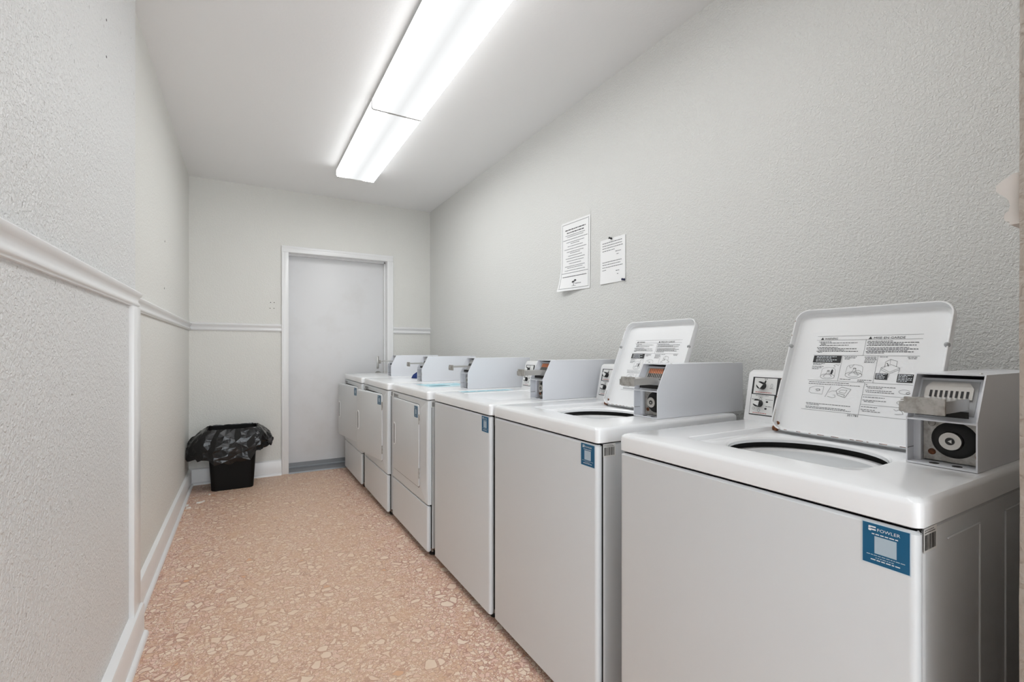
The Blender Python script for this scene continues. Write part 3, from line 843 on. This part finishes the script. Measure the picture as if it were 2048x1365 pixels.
    for i, (x, y, w, m_) in enumerate(((.060, .1190, .013, 'ink'), (.033, .0735, .056, 'ink_red'), (.036, .0625, .044, 'ink_grey'), (.046, .0575, .018, 'ink_grey'), (.072, .0500, .024, 'ink_grey'), (.074, .0275, .020, 'ink_grey'), (.032, .0035, .050, 'ink_red'), (.081, .0885, .012, 'ink_grey'), (.024, .0490, .020, 'ink'), (.030, .0300, .012, 'ink'))):
        q.words(x, y, w, 0.0017, m_, i + 5)
    q.poly([(.0385, .094), (.0420, .094), (.0432, .104), (.0400, .107)]); q.poly([(.060, .108), (.0655, .106), (.0672, .114), (.0635, .116)])
    q.ellipse(.087, .098, .003, .007, .0007); q.ellipse(.0545, .0505, .0045, .0050, .0008); q.ellipse(.033, .0185, .004, .004, .0007); q.ellipse(.0525, .0135, .004, .0045, .0008)
    q.disc(.0775, .0435, .0042, .0030); q.disc(.0755, .0205, .0042, .0030)
    q.build('panel_lettering', con)
    for s_, c_ in ((0.0560, 0.0965), (0.0520, 0.0365)):
        c = a0 + Vector((0, -1, 0)) * s_ + V * c_
        b = MB(); b.cyl(tuple(c), tuple(Nn), 0.0125, 0.018, 'black_plastic', 24)
        c2 = c + Nn * 0.0175
        U = Vector((0, -1, 0))
        rt = 0.6 if c_ > 0.05 else 0.15
        A = U * math.cos(rt) * -1 + V * math.sin(rt); Bv = Nn.cross(A)
        pts = [c2 - A * 0.008 + Bv * 0.0085, c2 + A * 0.010 + Bv * 0.005, c2 + A * 0.016, c2 + A * 0.010 - Bv * 0.005, c2 - A * 0.008 - Bv * 0.0085]
        b.loft([[tuple(p_) for p_ in pts], [tuple(p_ + Nn * 0.003) for p_ in pts]], 'card_white', True, True)
        b.build('knob', con, 40)
    coin_box(t, W, 0.292, box_y, 0.465, coins)
    service_sticker(t, (0.0, 0.080, 0.8225), (0, -1, 0), (0, 0, 1), (-1, 0, 0))
    barcode(t, 0.006, W)
    return t

def dryer(loc, W, label, ajar, rot=0.0):
    t = thing('clothes_dryer', label, 'dryer', loc, rot, 'front-loading coin dryers')
    cabinet(t, W)
    front_panel(t, W, 0.032, 0.294, 'kick_panel')
    # front panel: a frame round the loading opening
    zk, zt = 0.299, ZS - 0.003
    oy0, oy1, oz0, oz1 = 0.20, 0.64, 0.43, 0.81
    def fr(y0, y1, z0, z1, r, x): return [(x, a, c) for a, c, _ in rr(y0, y1, z0, z1, r, 0)]
    b = MB()
    b.loft([fr(0.004, W - 0.004, zk, zt, 0.004, 0.026), fr(0.004, W - 0.004, zk, zt, 0.004, 0.012), fr(0.0055, W - 0.0055, zk + 0.0015, zt - 0.0015, 0.004, 0.005), fr(0.014, W - 0.014, zk + 0.005, zt - 0.005, 0.004, 0.0),
            fr(oy0, oy1, oz0, oz1, 0.05, 0.0), fr(oy0, oy1, oz0, oz1, 0.05, 0.05)], 'enamel')
    b.build('front_panel', t, 30)
    b = MB()
    b.loft([fr(oy0, oy1, oz0, oz1, 0.05, 0.05), fr(oy0 - 0.08, oy1 + 0.05, oz0 - 0.02, oz1 + 0.05, 0.1, 0.08), fr(oy0 - 0.08, oy1 + 0.05, oz0 - 0.02, oz1 + 0.05, 0.1, 0.5)], 'tub_steel', False, True)
    b.build('drum', t, 30)
    # top
    rings = [rr(0.006, DEP - 0.006, 0.006, W - 0.006, 0.012, ZS + 0.001), rr(0.0, DEP, 0.0, W, 0.014, ZS + 0.004), rr(0, DEP, 0, W, 0.015, ZT - 0.012),
             rr(0.0015, DEP - 0.0015, 0.0015, W - 0.0015, 0.015, ZT - 0.0065), rr(0.0055, DEP - 0.0055, 0.0055, W - 0.0055, 0.016, ZT - 0.002), rr(0.012, DEP - 0.012, 0.012, W - 0.012, 0.016, ZT)]
    b = MB(); b.loft(rings, 'enamel_top_lit', True, True); b.build('top_panel', t, 28)
    # door, hinged on its near edge; local frame at the hinge line
    dy0, dy1, dz0, dz1 = 0.135, 0.695, 0.368, 0.858
    DW, DH = dy1 - dy0, dz1 - dz0
    a = math.radians(ajar)
    # u runs from the hinge along the door, n points out of it
    U = Vector((-math.sin(a), math.cos(a), 0)); Nn = Vector((-math.cos(a), -math.sin(a), 0)); O = Vector((0.0125, dy0, dz0))
    M = Matrix(((U.x, 0, Nn.x, O.x), (U.y, 0, Nn.y, O.y), (0, 1, 0, O.z), (0, 0, 0, 1)))
    dk = 0.004
    b = MB()
    rings = [rr(0.003, DW - 0.003, 0.003, DH - 0.003, 0.020, 0.0), rr(0, DW, 0, DH, 0.022, 0.002), rr(0, DW, 0, DH, 0.022, 0.013), rr(0.002, DW - 0.002, 0.002, DH - 0.002, 0.021, 0.017), rr(0.008, DW - 0.008, 0.008, DH - 0.008, 0.018, 0.019)]
    b.loft([xf(r, M) for r in rings], 'enamel', True, True)
    d = b.build('door', t, 30)
    b = MB()
    rings = [rr(0.0, DW, 0.0, DH, 0.023, 0.0002)]
    hx0, hx1, hz0, hz1 = DW - 0.062, DW - 0.020, 0.165, 0.322
    b = MB()
    b.loft([xf(r, M) for r in (rr(hx0, hx1, hz0, hz1, 0.018, 0.0185), rr(hx0 + 0.001, hx1 - 0.001, hz0 + 0.001, hz1 - 0.001, 0.018, 0.0215), rr(hx0 + 0.008, hx1 - 0.008, hz0 + 0.008, hz1 - 0.008, 0.012, 0.0215), rr(hx0 + 0.010, hx1 - 0.010, hz0 + 0.010, hz1 - 0.010, 0.010, 0.0195))], 'plastic_white', False, False)
    b.build('handle_frame', d, 35)
    b = MB()
    b.add(xf(rr(hx0 + 0.0095, hx1 - 0.0095, hz0 + 0.0095, hz1 - 0.0095, 0.010, 0.0200), M), [tuple(range(len(rr(0, 1, 0, 1, .1, 0))))], 'ink_grey')
    b.build('handle_recess', d)
    for z in (0.055, 0.375):
        b = MB(); b.add(xf([(-0.005, z, 0.002), (0.003, z, 0.002), (0.003, z + 0.060, 0.002), (-0.005, z + 0.060, 0.002), (-0.005, z, 0.0200), (0.003, z, 0.0200), (0.003, z + 0.060, 0.0200), (-0.005, z + 0.060, 0.0200)], M),
                        [(0, 3, 2, 1), (4, 5, 6, 7), (0, 1, 5, 4), (1, 2, 6, 5), (2, 3, 7, 6), (3, 0, 4, 7)], 'steel_worn')
        b.build('hinge', d)
    # dark joint line round the door
    b = MB(); b.loft([fr(dy0 - 0.003, dy1 + 0.003, dz0 - 0.003, dz1 + 0.003, 0.022, -0.0008), fr(dy0 + 0.006, dy1 - 0.006, dz0 + 0.006, dz1 - 0.006, 0.018, -0.0008)], 'ink'); b.build('door_joint', t)
    R = M.to_3x3()
    service_sticker(d, M @ Vector((0.082, DH - 0.078, 0.019)), -(R @ Vector((1, 0, 0))), (0, 0, 1), Nn, 0.98)
    coin_box(t, W, 0.265, 0.035, 0.44, False, 0.009)
    p = Print((0.0, W - 0.045, 0.862), (0, -1, 0), (0, 0, 1), (-1, 0, 0), 0.0008)
    p.rect(0, 0, 0.11, 0.022, 'plastic_grey'); p.words(0.004, 0.014, 0.10, 0.003, 'ink', 1); p.words(0.004, 0.006, 0.09, 0.004, 'ink', 2); p.build('rating_plate', t)
    barcode(t, 0.006, W)
    return t

washer((0.925, 0.323, 0), 0.687, 'open-lidded coin washing machine nearest the camera', True, 0.0155)
w2 = washer((0.926, 1.104, 0), 0.684, 'open-lidded coin washing machine between the nearest washer and the closed-lid washer', True, 0.037, True)
w3 = washer((0.918, 1.806, 0), 0.690, 'coin washing machine with its lid closed, beside the dryers', False, 0.030, True)
d1 = dryer((0.896, 2.545, 0), 0.735, 'coin dryer with its door shut, next to the closed-lid washer', 0.0)
dryer((0.872, 3.316, 0), 0.745, 'middle coin dryer with its door ajar', 7.0)
dryer((0.858, 4.112, 0), 0.760, 'farthest coin dryer with its door ajar, against the far door', 7.0)

# printed instruction strips on two of the tops
p = Print((0.130, 0.585, ZT), (1, 0, 0), (0, 1, 0), (0, 0, 1), 0.0006)
p.rect(0, 0, 0.33, 0.075, 'sticker_cyan'); p.words(0.01, 0.045, 0.30, 0.014, 'ink_cyan', 2, 0.0003); p.words(0.03, 0.015, 0.27, 0.014, 'ink_cyan', 3, 0.0003)
p.build('instruction_strip', w3)
p = Print((0.115, 0.27, ZT), (1, 0, 0), (0, 1, 0), (0, 0, 1), 0.0006)
p.rect(0, 0, 0.30, 0.30, 'sticker_cyan'); p.words(0.0, 0.26, 0.30, 0.02, 'ink_cyan', 4, 0.0003); p.words(0.02, 0.14, 0.26, 0.05, 'ink_cyan', 5, 0.0003)
p.disc(0.10, 0.10, 0.075, 0.028, 'ink_teal', 20, 0.0004)
p.build('instruction_strip', d1)

# ------------------------------------------------------------------ notices on the right wall
def notice(name, label, y_left, z_bot, w, h, tilt, marks, curl):
    t = thing(name, label, 'notice', (XR - 0.0015, y_left, z_bot), 0)
    t.rotation_euler = (tilt, 0, 0)
    nx, nz = 14, 18
    def out(a, c):
        return curl * max(0.0, 1 - a / (w * 0.9)) ** 1.5 * max(0.0, 1 - c / (h * 0.45)) ** 2 + 0.0015
    b = MB()
    front = [(-out(w * i / nx, h * j / nz), -w * i / nx, h * j / nz) for j in range(nz + 1) for i in range(nx + 1)]
    back = [(x + 0.0004, y, z) for x, y, z in front]
    fs = []
    N1 = len(front)
    for j in range(nz):
        for i in range(nx):
            q = j * (nx + 1) + i
            fs.append((q, q + 1, q + nx + 2, q + nx + 1)); fs.append((N1 + q, N1 + q + nx + 1, N1 + q + nx + 2, N1 + q + 1))
    b.add(front + back, fs, 'paper')
    b.build('paper_sheet', t, 60, fix=False)
    p = Print((0, 0, 0), (0, -1, 0), (0, 0, 1), (-1, 0, 0), 0.0006, warp=out)
    marks(p, w, h)
    p.build('printed_text', t)
    return t
def rules(p, w, h):
    # dotted border
    def dots(a0, c0, a1, c1, n):
        for i in range(n + 1):
            a = a0 + (a1 - a0) * i / n; c = c0 + (c1 - c0) * i / n
            p.rect(a - 0.0022, c - 0.0022, 0.0044, 0.0044, 'ink')
    m_ = 0.014
    dots(m_, m_, w - m_, m_, 30); dots(m_, h - m_, w - m_, h - m_, 30); dots(m_, m_, m_, h - m_, 46); dots(w - m_, m_, w - m_, h - m_, 46)
    c = w / 2
    for i, (z, L, hh, mm) in enumerate(((.380, .205, .0085, 'ink'), (.362, .170, .0085, 'ink'), (.347, .200, .005, 'ink_grey'), (.337, .165, .005, 'ink_grey'), (.320, .245, .005, 'ink_grey'),
            (.303, .18, .005, 'ink_grey'), (.293, .09, .005, 'ink_grey'), (.277, .15, .005, 'ink_grey'), (.260, .22, .005, 'ink_grey'), (.243, .17, .005, 'ink_grey'), (.233, .10, .005, 'ink_grey'),
            (.217, .14, .005, 'ink_grey'), (.201, .19, .005, 'ink_grey'), (.185, .17, .005, 'ink_grey'), (.169, .12, .005, 'ink_grey'), (.152, .20, .005, 'ink_grey'), (.142, .15, .005, 'ink_grey'),
            (.126, .20, .005, 'ink_grey'), (.110, .25, .005, 'ink_grey'), (.086, .23, .0065, 'ink'))):
        p.words(c - L / 2, z, L, hh * 0.7, mm, i)
    # little pair of palm trees
    for dx, zt in ((-.010, .052), (.008, .060)):
        p.line([(c - .004, .028), (c + dx, zt)], .0025, 'ink_grey'); p.disc(c + dx, zt, .010, .006, 'ink')
        for a in (20, 70, 110, 160): p.line([(c + dx, zt), (c + dx + .014 * math.cos(math.radians(a)), zt + .010 * math.sin(math.radians(a)) - .004)], .003, 'ink')
    p.line([(c - .02, .027), (c + .018, .027)], .002, 'ink_grey'); p.words(c + .012, .038, .05, .005, 'ink_grey', 30)
def note(p, w, h):
    for i, (a, z, L) in enumerate(((.018, .226, .165), (.018, .211, .158), (.018, .197, .165), (.018, .182, .10), (.125, .168, .044), (.135, .152, .016),
                                   (.018, .118, .160), (.018, .104, .148), (.018, .089, .165), (.018, .074, .03), (.128, .061, .032), (.138, .043, .014))):
        p.words(a, z, L, .0036, 'ink_grey', i + 3)
n1_ = notice('wall_notice', 'tall white paper notice with dotted border and palm trees on wall', 2.470, 1.556, 0.290, 0.435, 0.012, rules, 0.035)
n2_ = notice('wall_notice', 'small plain white paper note pinned to right wall', 2.084, 1.558, 0.202, 0.249, 0.0, note, 0.004)
def pin(name, label, p, m_, d):
    b = MB(); q = Vector(p); d = Vector(d).normalized()
    b.cyl(tuple(q), d, 0.0028, 0.004, m_, 12); b.cyl(tuple(q + d * 0.004), d, 0.0065, 0.003, m_, 16); b.cyl(tuple(q + d * 0.007), d, 0.0045, 0.010, m_, 14, 0.004); b.cyl(tuple(q + d * 0.017), d, 0.0065, 0.003, m_, 16)
    return tag(b.build(name, None, 40), label, 'push pin')
pin('push_pin', 'black push pin leaning out at top of small wall note', (XR - 0.0036, 1.985, 1.802), 'pin_black', (-1, 0.45, 0.25))
pin('push_pin', 'dark blue push pin at bottom right corner of small wall note', (XR - 0.0036, 1.885, 1.562), 'pin_blue', (-1, 0, 0))

# ------------------------------------------------------------------ trash bin with liner
BX, BY = -0.095, 4.735
t = thing('trash_bin', 'black rectangular plastic trash bin with black liner beside far door', 'trash bin', (BX, BY, 0))
b = MB()
def bring(w, d, r, z): return rr(-w / 2, w / 2, -d / 2, d / 2, r, z, 6, 8)
b.loft([bring(0.300, 0.215, 0.03, 0.0), bring(0.310, 0.225, 0.035, 0.006), bring(0.372, 0.262, 0.04, 0.505), bring(0.384, 0.272, 0.044, 0.508), bring(0.384, 0.272, 0.044, 0.515), bring(0.366, 0.256, 0.04, 0.515),
        bring(0.300, 0.220, 0.03, 0.02)], 'bin_plastic', True, True)
b.build('bin_body', t, 35)
b = MB()
base = rr(-0.196, 0.196, -0.14, 0.14, 0.05, 0.0, 5, 9)
NB = len(base); rnd = random.Random(21)
rings = []
rows = 13
jit = [[(rnd.uniform(-1, 1), rnd.uniform(-1, 1), rnd.uniform(-1, 1)) for i in range(NB)] for j in range(rows + 1)]
for j in range(rows + 1):
    f_ = j / rows
    ring = []
    for i in range(NB):
        x, y, _ = base[i]
        jx, jy, jz = jit[j][i]
        ang = math.atan2(y, x) + (jx * 0.035 if f_ > 0.3 else 0); ca, sa = math.cos(ang), math.sin(ang)
        nz_ = noise.noise(Vector((ca * 1.9 + 3, sa * 1.9, 1.7)))
        fold = 0.5 - 2.2 * abs(noise.noise(Vector((ca * 2.6, sa * 2.6, f_ * 1.3 + 4))))
        if f_ < 0.22:                                   # inside, down into the bin
            g = f_ / 0.22
            z = 0.36 + 0.16 * g; s_ = 0.90 + 0.06 * g
            dx, dy = jx * 0.004, jy * 0.004
        else:
            g = (f_ - 0.22) / 0.78
            drop = 0.225 + 0.060 * math.cos(ang - 4.95) + 0.030 * nz_     # longest in front
            if ca > 0.55: drop *= 0.74
            z = 0.524 + 0.005 * jz - drop * g + jz * 0.012 * g
            flare = 0.062 + 0.09 * max(0, -ca) ** 1.5 * (0.7 + 0.3 * max(0, -sa)) + 0.045 * max(0, ca) ** 2 + 0.02 * nz_
            body = math.sin(min(1.0, g * 1.05) * math.pi * 0.60)
            s_ = 0.965 + 0.03 * min(1, g * 6)
            o_ = flare * body + fold * 0.042 * g ** 0.7 + jy * 0.010 * g ** 0.5
            dx, dy = ca * o_ - sa * jx * 0.006, sa * o_ * (0.75 if sa < 0 else 0.35)
        ring.append((x * s_ + dx, min(y * s_ + dy, 0.205), max(z, 0.2)))
    rings.append(ring)
vs_ = [p_ for r_ in rings for p_ in r_]; fs = []
for a_ in range(rows):
    for i in range(NB):
        q0, q1, q2, q3 = a_ * NB + i, a_ * NB + (i + 1) % NB, (a_ + 1) * NB + (i + 1) % NB, (a_ + 1) * NB + i
        fs += [(q0, q1, q2), (q0, q2, q3)] if (a_ + i) % 2 else [(q0, q1, q3), (q1, q2, q3)]
fs.append(tuple(range(NB - 1, -1, -1)))
b.add(vs_, fs, 'bag_film')
bag = b.build('bin_liner', t)
md = bag.modifiers.new('soften', 'SUBSURF'); md.subdivision_type = 'SIMPLE'; md.levels = 1; md.render_levels = 1
md = bag.modifiers.new('relax', 'SMOOTH'); md.factor = 0.5; md.iterations = 1

# scraps of debris swept against the baseboard
for i, (x, y, s_) in enumerate(((-0.385, 4.30, 0.020), (-0.372, 4.235, 0.024), (-0.318, 4.335, 0.016), (-0.300, 4.345, 0.018), (-0.288, 4.36, 0.014), (-0.255, 4.545, 0.014))):
    b = MB(); r = random.Random(i)
    n_ = 7
    top = [(s_ * r.uniform(0.5, 1) * math.cos(2 * math.pi * q / n_), s_ * r.uniform(0.4, 0.8) * math.sin(2 * math.pi * q / n_), 0.0) for q in range(n_)]
    b.loft([top, [(a * 0.9, c * 0.9, 0.004 + r.uniform(0, 0.006)) for a, c, _ in top], [(a * 0.3, c * 0.3, 0.008) for a, c, _ in top]], 'scrap_white', True, True)
    o = b.build('paper_scrap')
    o.location = (x, y, 0.0005); o.rotation_euler = (0, 0, r.uniform(0, 6))
    tag(o, ('white scrap of debris touching the left baseboard, the one nearer the far wall', 'white scrap of debris touching the left baseboard, the one nearer the camera',
            'small white scrap in the loose cluster on the floor in front of the trash bin', 'small white scrap in the loose cluster on the floor in front of the trash bin',
            'small white scrap in the loose cluster on the floor in front of the trash bin', 'tiny white scrap right beside the bottom corner of the trash bin')[i], 'scrap', 'scraps of debris in the corner')

# crumpled blue cloth on the middle dryer
b = MB(); rings = []
for j in range(9):
    g = j / 8
    ring = []
    for i in range(20):
        a = 2 * math.pi * i / 20
        w_ = 1 + 0.35 * noise.noise(Vector((math.cos(a) * 2, math.sin(a) * 2, g * 2)))
        r_ = 0.036 * w_ * math.cos(g * math.pi / 2 * 0.95)
        ring.append((r_ * math.cos(a) * 1.3, r_ * math.sin(a) * 1.2, 0.055 * g * (0.8 + 0.4 * noise.noise(Vector((a, g, 2))))))
    rings.append(ring)
b.loft(rings, 'cloth_blue', True, True)
o = b.build('cloth', None, 40)
o.location = (1.255, 3.815, ZT + 0.0005)
tag(o, 'small crumpled dark blue cloth on top of the middle dryer', 'cloth')
